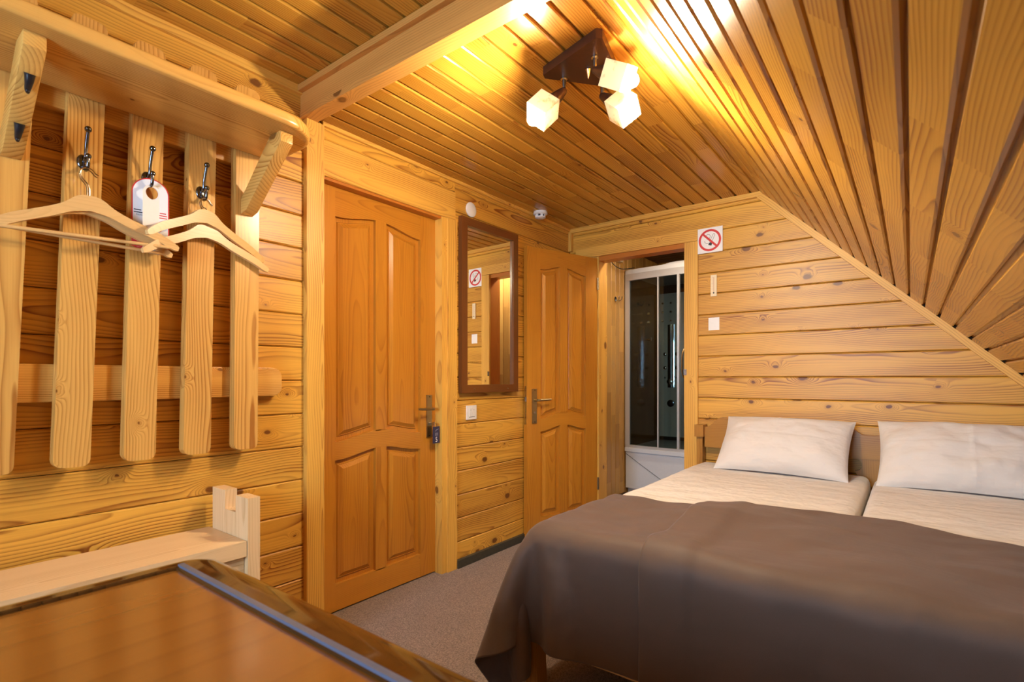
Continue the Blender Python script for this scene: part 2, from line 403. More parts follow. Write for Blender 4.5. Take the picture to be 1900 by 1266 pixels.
# ------------------------------------------------------------------ doors
def bump(x, W, sw): # ogee: low at the outer stiles, high in the middle
    h = (W - 2 * sw) / 2; t = min(1, abs(x - W / 2) / h); return .5 * (1 + math.cos(PI * t))
def door(name, W, H, loc, rz, handle_x, lever_dir, label):
    d = root(name, loc, (0, 0, rz)); struct(d, label)
    T = .04; sw = .115; mu = .068; A = .038
    zt, zl1, zl0, zb = H - .145, .805, .715, .125
    wz, wx = wood('door', 'Z'), wood('door', 'X')
    for a in (0, W - sw): bx('stile', (a, 0, 0), (a + sw, T, H), wz, d, .002)
    N = 24; xs = [sw + (W - 2 * sw) * i / N for i in range(N + 1)]
    def rail(nm, lof, hif):
        bm = bmesh.new(); extr(bm, [(x, lof(x)) for x in xs] + [(x, hif(x)) for x in xs[::-1]], 'XZ', .0015, T - .0015); bev(bm, .005, 2, 50); obj(nm, bm, wx, d, 30)
    B = lambda x: A * bump(x, W, sw)
    rail('top_rail', lambda x: zt + B(x), lambda x: H)
    rail('lock_rail', lambda x: zl0 + B(x), lambda x: zl1 + B(x))
    rail('bottom_rail', lambda x: 0, lambda x: zb)
    c = W / 2
    bx('mullion', (c - mu / 2, .0015, zb - .004), (c + mu / 2, T - .0015, zl0 + A), wz, d, .005)
    bx('mullion', (c - mu / 2, .0015, zl1 + A - .006), (c + mu / 2, T - .0015, zt + A), wz, d, .005)
    def panel(xa, xb, lof, hif):
        bm = bmesh.new(); loops = []
        for ins, yy in ((-.004, .020), (.020, .020), (.024, .015), (.028, .015), (.047, .004), (.051, .004)):
            n = 12; X = [xa + ins + (xb - xa - 2 * ins) * i / n for i in range(n + 1)]
            P = [(x, yy, lof(x) + ins) for x in X] + [(x, yy, hif(x) - ins) for x in X[::-1]]
            loops.append([bm.verts.new(p) for p in P])
        for a, b in zip(loops, loops[1:]):
            for i in range(len(a)): bm.faces.new((a[i], a[(i + 1) % len(a)], b[(i + 1) % len(b)], b[i]))
        bm.faces.new(loops[-1])
        back = [bm.verts.new((v.co.x, .026, v.co.z)) for v in loops[0]]
        for i in range(len(back)): bm.faces.new((back[i], back[(i + 1) % len(back)], loops[0][(i + 1) % len(back)], loops[0][i]))
        bm.faces.new(back[::-1])
        obj('panel', bm, wz, d, 20)
    for xa, xb in ((sw, c - mu / 2), (c + mu / 2, W - sw)):
        panel(xa, xb, lambda x: zl1 + B(x), lambda x: zt + B(x))
        panel(xa, xb, lambda x: zb, lambda x: zl0 + B(x))
    hx = handle_x
    hp = bx('handle_plate', (hx - .019, -.009, .775), (hx + .019, 0, 1.012), BRASS, d, .004)
    bm = bmesh.new(); tube(bm, [(hx, -.004, .934), (hx, -.045, .934)], .009, 12)
    pts = spline([(hx, -.045, .934), (hx + lever_dir * .02, -.050, .935), (hx + lever_dir * .07, -.050, .936), (hx + lever_dir * .115, -.046, .938)])
    tube(bm, pts, [.009 - .004 * abs(i / len(pts) - .2) for i in range(len(pts))], 10); obj('lever', bm, BRASS, hp, 40)
    for zz in (.785, 1.002):
        bm = bmesh.new(); tube(bm, [(hx, -.0085, zz), (hx, -.0105, zz)], .004, 8); obj('screw', bm, DCHROME, hp)
    bm = bmesh.new(); extr(bm, [(hx + .008 * math.cos(a * PI / 6), .85 + .008 * math.sin(a * PI / 6)) for a in range(12)], 'XZ', -.012, -.008); obj('lock_cylinder', bm, STEEL, hp)
    return d
d1 = door('door_1', .772, 2.022, (-.05, 1.342, .008), R(90), .772 - .054, -1, 'closed orange-brown panelled entrance door with key tag')
E2 = (.050, 2.878); H2 = (.246, 3.505)
W2 = math.hypot(H2[0] - E2[0], H2[1] - E2[1])
d2 = door('door_2', W2, 1.985, (E2[0], E2[1], .03), math.atan2(H2[1] - E2[1], H2[0] - E2[0]), .058, 1, 'open panelled shower room door swung against the wall')
bm = bmesh.new(); box(bm, (-.0015, .010, .77), (.0, .030, 1.03)); obj('lock_faceplate', bm, STEEL, d2)
bm = bmesh.new(); box(bm, (-.010, .014, .925), (-.001, .026, .955)); obj('latch', bm, STEEL, d2)
for zz in (.25, 1.75):
    bm = bmesh.new(); tube(bm, [(W2 + .006, -.004, zz), (W2 + .006, -.004, zz + .09)], .008, 10); obj('hinge', bm, BRASS, d2, 40)

# ------------------------------------------------------------------ ceiling lamp
def lamp():
    zt = ZC; P = [(1.312, 1.535), (1.012, 1.618), (1.234, 1.885)]
    cx = sum(p[0] for p in P) / 3; cy = sum(p[1] for p in P) / 3
    t = root('ceiling_lamp', (cx, cy, zt)); tag(t, 'triangular dark brown ceiling lamp with three glowing glass cube shades', 'ceiling lamp')
    L = [(p[0] - cx, p[1] - cy) for p in P]; out = []
    for i in range(3):
        a, p, b = Vector(L[i - 1]), Vector(L[i]), Vector(L[(i + 1) % 3])
        for q in (a, b): out.append(tuple(p + (q - p).normalized() * .022))
    o = []
    for i in range(3): o += [out[2 * i], out[2 * i + 1]]
    PLATE = plain('lamp_plate_brown', (.060, .026, .014), .35, .25, grain=.2)
    bm = bmesh.new(); extr(bm, o, 'XY', -.032, 0); bev(bm, .003, 2); obj('base_plate', bm, PLATE, t, 30)
    bm = bmesh.new(); tube(bm, [(0, 0, -.030), (0, 0, -.036)], .011, 14); tube(bm, [(0, 0, -.036), (0, 0, -.068)], [.010, .001], 14); obj('finial', bm, CHROME, t, 40)
    g = G('alabaster_glass_shade'); tcc = g.n('ShaderNodeTexCoord').outputs['Object']
    vn = g.noise(tcc, 22, 4, .6); col = g.mix(g.ramp(vn, .55, .72), (.55, .48, .37, 1), (.42, .22, .09, 1))
    tl = g.n('ShaderNodeBsdfTranslucent'); g.put(tl.inputs['Color'], col)
    df = g.n('ShaderNodeBsdfPrincipled'); g.put(df.inputs['Base Color'], col); df.inputs['Roughness'].default_value = .2
    mxs = g.n('ShaderNodeMixShader'); mxs.inputs[0].default_value = .66
    g.t.links.new(tl.outputs[0], mxs.inputs[1]); g.t.links.new(df.outputs[0], mxs.inputs[2])
    em = g.n('ShaderNodeEmission'); g.put(em.inputs[0], g.mix(1.0, col, (1, .86, .62, 1), 'MULTIPLY')); em.inputs[1].default_value = .5
    ad = g.n('ShaderNodeAddShader'); g.t.links.new(mxs.outputs[0], ad.inputs[0]); g.t.links.new(em.outputs[0], ad.inputs[1]); g.t.links.new(ad.outputs[0], g.out.inputs[0])
    SH = g.m
    g = G('lit_bulb'); em = g.n('ShaderNodeEmission'); em.inputs[0].default_value = (1, .86, .64, 1); em.inputs[1].default_value = BULB
    g.t.links.new(em.outputs[0], g.out.inputs[0]); BU = g.m
    data = [((1.085, 1.675), (1.040, 1.600, 2.105)), ((1.240, 1.628), (1.322, 1.642, 2.150)), ((1.182, 1.795), (1.278, 1.772, 2.110))]
    for k, (s, c) in enumerate(data):
        S = Vector((s[0] - cx, s[1] - cy, 0)); Cc = Vector((c[0] - cx, c[1] - cy, c[2] - zt))
        bm = bmesh.new(); tube(bm, [S + Vector((0, 0, -.030)), S + Vector((0, 0, -.038))], .013, 14); tube(bm, [S + Vector((0, 0, -.036)), S + Vector((0, 0, -.082))], .008, 10); ball(bm, S + Vector((0, 0, -.084)), .009, 10)
        st = obj('stem', bm, CHROME, t, 40)
        S2 = S + Vector((0, 0, -.080)); dv = (Cc - S2).normalized(); dist = (Cc - S2).length
        bm = bmesh.new(); tube(bm, [S2 - dv * .004, S2 + dv * .01, S2 + dv * (dist - .038)], [.012, .016, .031], 18); obj('cone', bm, PLATE, t, 40)
        q = dv.to_track_quat('Z', 'Y') @ Matrix.Rotation(R((30, 20, 55)[k]), 3, 'Z').to_quaternion()
        h = .042; bm = bmesh.new(); vs = box(bm, (-h, -h, -h), (h, h, h))
        top = [f for f in bm.faces if f.calc_center_median().z > h - 1e-5]; bmesh.ops.delete(bm, geom=top, context='FACES')
        bmesh.ops.solidify(bm, geom=bm.faces[:], thickness=.004)
        bmesh.ops.transform(bm, matrix=Matrix.Translation(Cc) @ q.to_matrix().to_4x4(), verts=bm.verts[:])
        obj('shade', bm, SH, t)
        bm = bmesh.new(); bmesh.ops.create_uvsphere(bm, u_segments=12, v_segments=8, radius=.023, matrix=Matrix.Translation(Cc + dv * .056))
        bu = obj('bulb', bm, BU, t, 180)
        bm = bmesh.new(); tube(bm, [Cc - dv * .034, Cc + dv * .036], .014, 12); obj('socket', bm, WHITE, t, 40)
lamp()

# ------------------------------------------------------------------ coat rack
def coat_rack():
    t = root('coat_rack', (0, .66, .84)); base = Vector((0, .66, .84))
    tag(t, 'pale pine wall coat rack with shelf, five slats and metal hooks', 'coat rack')
    def L(p): return Vector(p) - base
    wz, wy = wood('rack', 'Z'), wood('rack', 'Y')
    CY = [.301, .473, .643, .815, .981]; lean = [-2.2, -1.9, -1.3, -1.0, -.4]
    for cy, ln in zip(CY, lean):
        bm = bmesh.new(); r = .022
        pts = []
        for (sy, sz, a0) in ((1, -1, -90), (1, 1, 0), (-1, 1, 90), (-1, -1, 180)):
            for a in range(0, 91, 30): pts.append((sy * (.045 - r) + r * math.cos(R(a0 + a)), sz * (.70 - r) + r * math.sin(R(a0 + a))))
        extr(bm, pts, 'YZ', 0, .04); bev(bm, .006, 2, 60)
        bmesh.ops.transform(bm, matrix=Matrix.Translation(L((.041, cy, 1.541))) @ Matrix.Rotation(R(ln), 4, 'X'), verts=bm.verts[:])
        obj('slat', bm, wz, t, 35)
    for z0, z1, ye in ((1.042, 1.158, 1.145), (1.945, 2.03, 1.135)):
        bm = bmesh.new(); r = (z1 - z0) / 2 * (.7 if z0 < 1.5 else .98); ys = -.06
        pts = [(ys, z0), (ye - r, z0)] + [(ye - r + r * math.sin(R(a)), z0 + r - r * math.cos(R(a))) for a in range(15, 91, 15)] + [(ye - r + r * math.cos(R(a)), z1 - r + r * math.sin(R(a))) for a in range(15, 91, 15)] + [(ys, z1)]
        extr(bm, pts, 'YZ', .001, .040); bmesh.ops.translate(bm, verts=bm.verts[:], vec=-base); bev(bm, .004, 2, 50); obj('rail', bm, wy, t, 35)
    bm = bmesh.new(); r = .15; xe, ye = .435, 1.095
    pts = [(.0815, -.06), (xe, -.06), (xe, ye - r)] + [(xe - r + r * math.cos(R(a)), ye - r + r * math.sin(R(a))) for a in range(10, 91, 10)] + [(.0815, ye)]
    extr(bm, pts, 'XY', 1.982, 2.026); bmesh.ops.translate(bm, verts=bm.verts[:], vec=-base); bev(bm, .016, 4, 50); obj('shelf', bm, wy, t, 35)
    brs = []
    for y0 in (.290, .955):
        bm = bmesh.new(); extr(bm, [(.0815, 1.742), (.125, 1.752), (.375, 1.945), (.375, 1.982), (.300, 1.982), (.0815, 1.800)], 'XZ', y0, y0 + .046)
        bmesh.ops.translate(bm, verts=bm.verts[:], vec=-base); bev(bm, .004, 2); brs.append(obj('bracket', bm, wood('rack', 'X'), t, 35))
    # small black hooks on the sloping face of the near bracket
    for f in (.22, .70):
        p = Vector((.125, .313, 1.752)).lerp(Vector((.375, .313, 1.945)), f); nrm = Vector((.193, 0, -.25)).normalized(); up = Vector((.25, 0, .193)).normalized()
        bm = bmesh.new()
        sp = spline([p + up * .022 + nrm * .002, p + up * .005 + nrm * .010, p - up * .018 + nrm * .012, p - up * .022 + nrm * .020])
        tube(bm, [q - base for q in sp], [.012 - .0085 * i / (len(sp) - 1) for i in range(len(sp))], 10); h = obj('small_hook', bm, BLACK, brs[0], 40); h['label'] = 'small black hook'
    for cy, dz in ((.478, 0), (.648, 0), (.815, 0)):
        h0 = Vector((.081, cy, 1.785)); bm = bmesh.new()
        bmesh.ops.create_uvsphere(bm, u_segments=18, v_segments=8, radius=1, matrix=Matrix.Translation(h0) @ Matrix.Diagonal((.007, .017, .024, 1)))
        up = spline([h0 + Vector((.004, 0, 0)), h0 + Vector((.022, 0, .010)), h0 + Vector((.030, 0, .045)), h0 + Vector((.050, 0, .088))]); tube(bm, up, .0048, 10); ball(bm, up[-1], .0095, 12)
        dn = spline([h0 + Vector((.004, 0, -.008)), h0 + Vector((.022, 0, -.030)), h0 + Vector((.044, 0, -.026)), h0 + Vector((.050, 0, .006))]); tube(bm, dn, .0048, 10); ball(bm, dn[-1], .0085, 12)
        bmesh.ops.translate(bm, verts=bm.verts[:], vec=-base); h = obj('coat_hook', bm, DCHROME, t, 50); h['label'] = 'dark chrome double hook'
coat_rack()

# ------------------------------------------------------------------ hangers and door tags on the hooks
def hanger(loc, yaw, roll, label, neck, half, drop, bar=True):
    t = root('clothes_hanger', loc, (roll, 0, yaw)); tag(t, label, 'hanger', 'wooden hangers on the coat rack')
    # local: y along the arms, z down from the hook
    z0 = -neck; up = [(0, z0), (.016, z0 - .001), (.035, z0 - .009), (.060, z0 - .030), (.095, z0 - .050), (half * .75, z0 - drop * .72), (half - .01, z0 - drop), (half, z0 - drop - .010)]
    dn = [(half - .004, z0 - drop - .022), (half - .018, z0 - drop - .018), (half * .72, z0 - drop * .75 - .022), (.09, z0 - .078), (.045, z0 - .056), (0, z0 - .046)]
    ru = [tuple(v.xy) for v in spline([(a, b, 0) for a, b in up], 4)]; rd = [tuple(v.xy) for v in spline([(a, b, 0) for a, b in dn], 4)]
    right = ru + rd[:-1]; left = [(-a, b) for a, b in (ru[1:] + rd)]
    outline = ru + rd + [(-a, b) for a, b in rd[-2::-1]] + [(-a, b) for a, b in ru[:0:-1]]
    bm = bmesh.new(); extr(bm, outline, 'YZ', -.007, .007); bev(bm, .0035, 2, 55)
    for v in bm.verts: v.co.x += .55 * v.co.y ** 2                    # the arms bow forward
    obj('body', bm, wood('hanger', 'Y'), t, 35)
    zb = z0 - drop - .012; e = half - .012
    if bar: bm = bmesh.new(); tube(bm, [(.55 * e * e, -e, zb), (.55 * e * e, e, zb)], .0055, 10); obj('trouser_bar', bm, wood('hanger', 'Y'), t, 40)
    bm = bmesh.new(); r = .017
    P = [(0, 0, z0 - .004), (0, 0, z0 + max(.006, neck - .052)), (0, -.014, -.030), (0, -.018, -.012), (0, -.008, .002), (0, .008, .001), (0, .018, -.010), (0, .026, -.014)]
    tube(bm, spline(P), .0021, 8); obj('wire_hook', bm, CHROME, t, 40)
hz = 1.753
hanger((.126, .478, hz), R(-2), R(2.5), 'beech clothes hanger nearest the camera on the leftmost hook', .082, .228, .118)
hanger((.109, .480, hz), R(1), R(-.5), 'beech clothes hanger behind the front one on the leftmost hook', .090, .226, .118)
hanger((.124, .815, hz), R(15), R(0), 'beech clothes hanger turned outwards on the hook nearest the door', .040, .225, .122, False)
hanger((.109, .817, hz), R(8), R(2), 'lower beech clothes hanger on the hook nearest the door', .088, .225, .118, False)

def door_tag(loc, yaw, col, label, printed, w=.080, h=.222):
    t = root('door_hanger_tag', loc, (0, 0, yaw)); tag(t, label, 'door tag', 'door hanger tags on the middle hook')
    # card in the local YZ plane, hung by a round hole; facing +x
    r = w / 2; N = 24; hr = .0205
    outer = []; inner = []
    for i in range(N):
        a = 2 * PI * i / N; inner.append((hr * math.cos(a), hr * math.sin(a) - hr))
    zc = -hr - .003
    def ring(x, ins=0.0):
        pts = []
        for i in range(N + 1):
            a = PI * i / N; pts.append(((r - ins) * math.cos(a), zc + (r - ins) * math.sin(a)))
        pts += [(-r + ins, zc - h + r + ins + .01), (-r + ins + .01, zc - h + r + ins), (r - ins - .01, zc - h + r + ins), (r - ins, zc - h + r + ins + .01)]
        return pts
    def card(nm, mat, ins, x0, x1):
        bm = bmesh.new(); o = ring(0, ins); es = []
        for P in (o, inner):
            vs = [bm.verts.new((x0, p[0], p[1])) for p in P]
            es += [bm.edges.new((vs[i], vs[(i + 1) % len(vs)])) for i in range(len(vs))]
        rr = bmesh.ops.triangle_fill(bm, edges=es, use_beauty=True, use_dissolve=False)
        fs = bm.faces[:]
        ex = bmesh.ops.extrude_face_region(bm, geom=fs); bmesh.ops.translate(bm, verts=[v for v in ex['geom'] if isinstance(v, bmesh.types.BMVert)], vec=(x1 - x0, 0, 0))
        return obj(nm, bm, mat, t)
    card('card', col, 0, -.0004, .0004)
    if printed:
        f = card('print_field', PAPER, .0035, .0004, .0006)
        bm = bmesh.new(); RR = [(r * .99 * -1, zc - h + r + .062), (r * -.99, zc - h + r + .004), (r * .0, zc - h + r + .004), (r * -.25, zc - h + r + .022)]
        extr(bm, RR, 'YZ', .0006, .0008); obj('red_corner', bm, RED, t)
        bm = bmesh.new(); extr(bm, [(.021 + .014 * math.cos(a * PI / 10), -.128 + .018 * math.sin(a * PI / 10)) for a in range(20)], 'YZ', .0006, .0008); obj('red_spot', bm, RED, t)
        MT = Matrix.Translation((.0007, 0, 0)) @ Matrix(((0, 0, 1, 0), (1, 0, 0, 0), (0, 1, 0, 0), (0, 0, 0, 1)))
        for k, (yy, zz, s, m) in enumerate(((-.030, -.098, 'PLEASE', INK),)):
            text(s, .0065, m, 'lettering', t, MT @ Matrix.Translation((yy, zz, 0)))
        for yy, zz, hl_, m in ((-.036, -.082, .010, INK), (-.034, -.090, .012, INK), (.034, -.082, .009, RED), (.035, -.090, .011, RED), (.035, -.098, .011, RED)):
            bx('print_line', (.0006, yy - hl_, zz - .0016), (.0008, yy + hl_, zz + .0016), m, t)
door_tag((.107, .650, 1.752), R(-12), RED, 'white and red printed door hanger tag behind the plain white one', True, w=.104, h=.236)
door_tag((.116, .652, 1.750), R(10), PAPER, 'plain white door hanger tag in front on the middle hook', False, w=.060, h=.228)

# ------------------------------------------------------------------ bench
def bench():
    t = root('bench', (.2, .30, 0)); tag(t, 'worn pale wooden bench against the wall below the coat rack', 'bench'); b = Vector((.2, .30, 0))
    def part(nm, lo_, hi_, axis, bv=.012, seg=3): 
        lo_ = Vector(lo_) - b; hi_ = Vector(hi_) - b
        return bx(nm, lo_, hi_, wood('bench', axis), t, bv, seg)
    part('seat', (.035, -.62, .508), (.325, .862, .560), 'Y', .014)
    for y0 in (.864, -.662):
        part('end_post', (.240, y0, 0), (.328, y0 + .042, .705), 'Z', .014)
        part('end_post', (.060, y0, 0), (.160, y0 + .042, .712), 'Z', .014)
        part('end_slat', (.1605, y0, .06), (.2395, y0 + .036, .645), 'Z', .016)
    part('stretcher', (.17, -.62, .22), (.20, .862, .30), 'Y', .006)
    part('apron', (.285, -.62, .43), (.305, .862, .507), 'Y', .004)
bench()

# ------------------------------------------------------------------ table in the foreground
def table():
    t = root('table', (1.55, -.05, 0)); tag(t, 'glossy dark framed wooden table with brown inset top in the foreground', 'table'); b = Vector((1.55, -.05, 0))
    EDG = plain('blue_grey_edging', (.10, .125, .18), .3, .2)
    x0, x1, y0, y1 = 1.012, 2.10, -.50, .402; zt = .75
    def rr(xa, xb, ya, yb, r, n=8):
        pts = []
        for (cx, cy, a0) in ((xb - r, yb - r, 0), (xa + r, yb - r, 90), (xa + r, ya + r, 180), (xb - r, ya + r, 270)):
            for i in range(n + 1): pts.append((cx + r * math.cos(R(a0 + 90 * i / n)), cy + r * math.sin(R(a0 + 90 * i / n))))
        return pts
    bm = bmesh.new(); extr(bm, [(p[0] - b.x, p[1] - b.y) for p in rr(x0, x1, y0, y1, .004, 2)], 'XY', zt - .03, zt); obj('inset_panel', bm, wood('table', 'Y'), t)
    # glossy frame: its section falls away in a soft round towards the edge; loops around the inset
    bm = bmesh.new(); loops = []
    sec = [(.000, -.035), (.000, .0035), (.004, .006), (.009, .006), (.013, .002), (.020, .0005), (.040, .001), (.060, -.001), (.076, -.006), (.088, -.014), (.096, -.026), (.098, -.040), (.094, -.055), (.06, -.06), (.0, -.06)]
    for d, dz in sec:
        f = .82                                                      # the frame is narrower along the wall side
        P = rr(x0 - d * f, x1 + d * f, y0 - d, y1 + d, .004 + d * .6)
        loops.append([bm.verts.new((p[0] - b.x, p[1] - b.y, zt + dz)) for p in P])
    for a, c in zip(loops, loops[1:]):
        for i in range(len(a)): bm.faces.new((a[i], a[(i + 1) % len(a)], c[(i + 1) % len(c)], c[i]))
    obj('frame', bm, wood('tframe', 'X'), t, 60)
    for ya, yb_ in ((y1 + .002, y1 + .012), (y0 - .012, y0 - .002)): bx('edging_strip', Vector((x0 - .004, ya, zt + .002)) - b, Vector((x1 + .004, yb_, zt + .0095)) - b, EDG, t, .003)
    for xx in (x0 + .06, x1 - .06):
        for yy in (y0 + .06, y1 - .06): bx('leg', Vector((xx - .035, yy - .035, 0)) - b, Vector((xx + .035, yy + .035, zt - .055)) - b, wood('tframe', 'Z'), t, .006)
    for yy in (y0 + .06, y1 - .06): bx('apron', Vector((x0 + .096, yy - .012, zt - .14)) - b, Vector((x1 - .096, yy + .012, zt - .03)) - b, wood('tframe', 'X'), t, .003)
    for xx in (x0 + .06, x1 - .06): bx('apron', Vector((xx - .012, y0 + .096, zt - .14)) - b, Vector((xx + .012, y1 - .096, zt - .03)) - b, wood('tframe', 'Y'), t, .003)
table()

# ------------------------------------------------------------------ bed frame
MX0, MXM, MX1 = 1.045, 1.955, 2.825; MY0, MY1 = 1.49, 3.43
def bed():
    b = Vector((1.93, 2.45, 0)); t = root('double_bed', b); tag(t, 'orange-brown wooden double bed frame with scalloped headboard', 'bed')
    def part(nm, lo_, hi_, axis, bv=.005, kind='bed'): return bx(nm, Vector(lo_) - b, Vector(hi_) - b, wood(kind, axis), t, bv)
    def top(x):
        h = 0
        for c in (1.49, 2.40):
            d = abs(x - c); h = max(h, .066 * (1 if d < .33 else .5 * (1 + math.cos(PI * min(1, (d - .33) / .10)))))
        s = .030 * math.exp(-((x - 1.945) / .05) ** 2) if False else 0
        return .798 + h + s
    N = 90; xa, xb = 1.052, 2.80; xs = [xa + (xb - xa) * i / N for i in range(N + 1)]
    def low(x):
        return .668
    bm = bmesh.new(); extr(bm, [(x - b.x, low(x)) for x in xs] + [(x - b.x, top(x)) for x in xs[::-1]], 'XZ', 3.462 - b.y, 3.496 - b.y); bev(bm, .006, 2, 60); obj('headboard', bm, wood('bed', 'X'), t, 30)
    # shaped splats under the head rail, with round bites at both sides
    for c, hwid in ((1.945, .072), (1.28, .06), (1.70, .06), (2.20, .06), (2.60, .06)):
        bm = bmesh.new(); R_ = .034; zt = .672; right = [(hwid, zt)] + [(hwid - R_ * math.sin(R(a)), zt - R_ - R_ * .0 + R_ * math.cos(R(a)) - .004) for a in range(0, 181, 20)] + [(hwid - .012, zt - .10), (hwid - .012, .40)]
        pts = [(c + x - b.x, zz) for x, zz in right] + [(c - x - b.x, zz) for x, zz in right[::-1]]
        extr(bm, pts, 'XZ', 3.466 - b.y, 3.490 - b.y); obj('splat', bm, wood('bed', 'Z'), t, 30)
    part('lower_rail', (1.052, 3.462, .30), (2.80, 3.496, .40), 'X')
    for x0 in (.998, 2.80):
        part('headboard_post', (x0 + .008, 3.445, 0), (x0 + .046, 3.505, .735), 'Z')
        part('post_cap', (x0, 3.425, .735), (x0 + .056, 3.510, .812), 'Z', .012)
    for x0 in (1.035, 1.915, 2.78):                                      # foot legs: curved inwards
        bm = bmesh.new(); P = [(0, 0), (.055, 0), (.05, .05), (.045, .12), (.052, .20), (.07, .30), (0, .30)]
        if x0 > 2.5: P = [(.07 - a, c) for a, c in P]
        extr(bm, [(x0 + a - b.x, c) for a, c in P], 'XZ', 1.50 - b.y, 1.56 - b.y); bev(bm, .005, 2, 50); obj('leg', bm, wood('bed', 'Z'), t, 35)
    bm = bmesh.new(); xa, xb = 1.105, 2.78                                # foot rail with a shaped lower edge
    def lowf(x):
        d = min(x - xa, xb - x); return .235 - .055 * (0.5 - .5 * math.cos(PI * min(1, max(0, (d - .03) / .16)))) - (.0 if d > .03 else .01)
    xs = [xa + (xb - xa) * i / 80 for i in range(81)]
    extr(bm, [(x - b.x, lowf(x)) for x in xs] + [(x - b.x, .30) for x in xs[::-1]], 'XZ', 1.505 - b.y, 1.53 - b.y); bev(bm, .003, 1, 60); obj('foot_rail', bm, wood('bedlight', 'X'), t, 30)
    for x0 in (1.05, 1.93, 2.78): part('side_rail', (x0, 1.531 if x0 > 1.9 and x0 < 2 else 1.561, .19), (x0 + .03, 3.46, .30), 'Y')
    n = 13
    for k in range(n):
        y = 1.58 + k * (3.40 - 1.58) / (n - 1); part('bed_slat', (1.081, y, .285), (2.779, y + .06, .300), 'X', .002)
bed()

# ------------------------------------------------------------------ mattresses, pillows, blankets
def fabric(name, col, col2, wr_scale, wr, rough=.85, sheen=.3, weave=900):
    g = G(name); tcn = g.n('ShaderNodeTexCoord').outputs['Object']
    n1 = g.noise(tcn, wr_scale, 3, .55); n2 = g.noise(tcn, weave, 2)
    sp = g.n('ShaderNodeSeparateXYZ'); g.put(sp.inputs[0], tcn)
    st = g.noise(g.V(g.M('MULTIPLY', sp.outputs[0], 3.0), g.M('MULTIPLY', sp.outputs[1], 14.0), g.M('MULTIPLY', sp.outputs[2], 3.0)), 1, 3)
    g.set(color=g.mix(n2, c4(col), c4(col2)), rough=rough, spec=.25, sheen=sheen)
    g.bump(g.M('ADD', g.M('ADD', g.M('MULTIPLY', n1, 1.0), g.M('MULTIPLY', st, .7)), g.M('MULTIPLY', n2, .02)), wr, .02)
    return g.m
LINEN = fabric('white_linen', (.64, .60, .54), (.70, .66, .60), 9, .9)
PILLOWC = fabric('white_pillow_cotton', (.66, .63, .59), (.72, .69, .65), 9, .6)
BROWN = fabric('brown_satin_blanket', (.090, .056, .037), (.115, .073, .050), 5, .30, .60, .12, 700)

def mattress(x0, x1, label):
    bm = bmesh.new(); NX, NY = 46, 96; zt, zb, r = .583, .305, .055
    def P(u, v):                                           # rounded box seen as a height field with skirts
        return u, v
    bmesh.ops.create_cube(bm, size=1); 
    bmesh.ops.scale(bm, vec=(x1 - x0, MY1 - MY0, zt - zb), verts=bm.verts[:]); bmesh.ops.translate(bm, vec=((x0 + x1) / 2, (MY0 + MY1) / 2, (zt + zb) / 2), verts=bm.verts[:])
    bev(bm, r, 5)
    bmesh.ops.subdivide_edges(bm, edges=[e for e in bm.edges if e.calc_length() > .2], cuts=40, use_grid_fill=True)
    for v in bm.verts:
        if v.co.z > .50:
            n = noise.noise(Vector((v.co.x * 5, v.co.y * 4, x0))) * .006 + noise.noise(Vector((v.co.x * 3 + v.co.y * 9, v.co.y * 16 - v.co.x * 6, x0))) * .0022
            v.co.z += n * min(1, (v.co.z - .50) / .06)
    return tag(obj('mattress', bm, LINEN, None, 180), label, 'mattress', 'mattresses of the double bed')
mattress(MX0, MXM - .006, 'white sheeted mattress on the side of the bed near the doors')
mattress(MXM + .006, MX1, 'white sheeted mattress on the side of the bed under the slope')

def pillow(c, w, h, t, tilt, yaw, label, seed):
    bm = bmesh.new(); N, Mn = 84, 54; top = {}; bot = {}
    for i in range(N + 1):
        for j in range(Mn + 1):
            u = -1 + 2 * i / N; v = -1 + 2 * j / Mn
            th = ((1 - abs(u) ** 2.6) * (1 - abs(v) ** 2.2)); th = max(0, th) ** .55
            x = u * w / 2 * (1 - .055 * (1 - abs(u) ** 4) * 0 - .045 * (1 - v * v) * abs(u) ** 3); y = v * h / 2 * (1 - .07 * (1 - u * u) * abs(v) ** 3)
            cr = .0035 * math.exp(-((u + .08 * math.sin(seed)) / .022) ** 2) - .003 * math.exp(-((v - .1 + .06 * u) / .03) ** 2) + .007 * noise.noise(Vector((u * 3 + v * 7, v * 3 - u * 8, seed))) * max(0, abs(u) - .55)
            nz = cr + noise.noise(Vector((u * 2.2 + seed, v * 2.2, seed))) * .016 + noise.noise(Vector((u * 6, v * 5 + seed, 3))) * .005
            zt = t * .62 * th + nz * min(1, th * 1.4); zb = -t * .38 * th
            e = abs(u) == 1 or abs(v) == 1
            top[i, j] = bm.verts.new((x, y, zt if not e else 0)); bot[i, j] = top[i, j] if e else bm.verts.new((x, y, zb))
    for i in range(N):
        for j in range(Mn):
            bm.faces.new((top[i, j], top[i + 1, j], top[i + 1, j + 1], top[i, j + 1]))
            q = (bot[i, j], bot[i, j + 1], bot[i + 1, j + 1], bot[i + 1, j])
            if len(set(q)) == 4 and not all(a in top.values() for a in ()): 
                try: bm.faces.new(q)
                except ValueError: pass
    o = obj('pillow', bm, PILLOWC, None, 180); o.location = c; o.rotation_euler = (tilt, 0, yaw)
    return tag(o, label, 'pillow', 'pillows propped against the headboard')
pillow((1.535, 3.285, .742), .68, .40, .17, R(47), R(-3), 'white pillow propped at the headboard on the side near the shower room', 1.0)
pillow((2.325, 3.275, .750), .69, .42, .17, R(46), R(1), 'white pillow propped at the headboard beneath the sloping ceiling', 5.0)

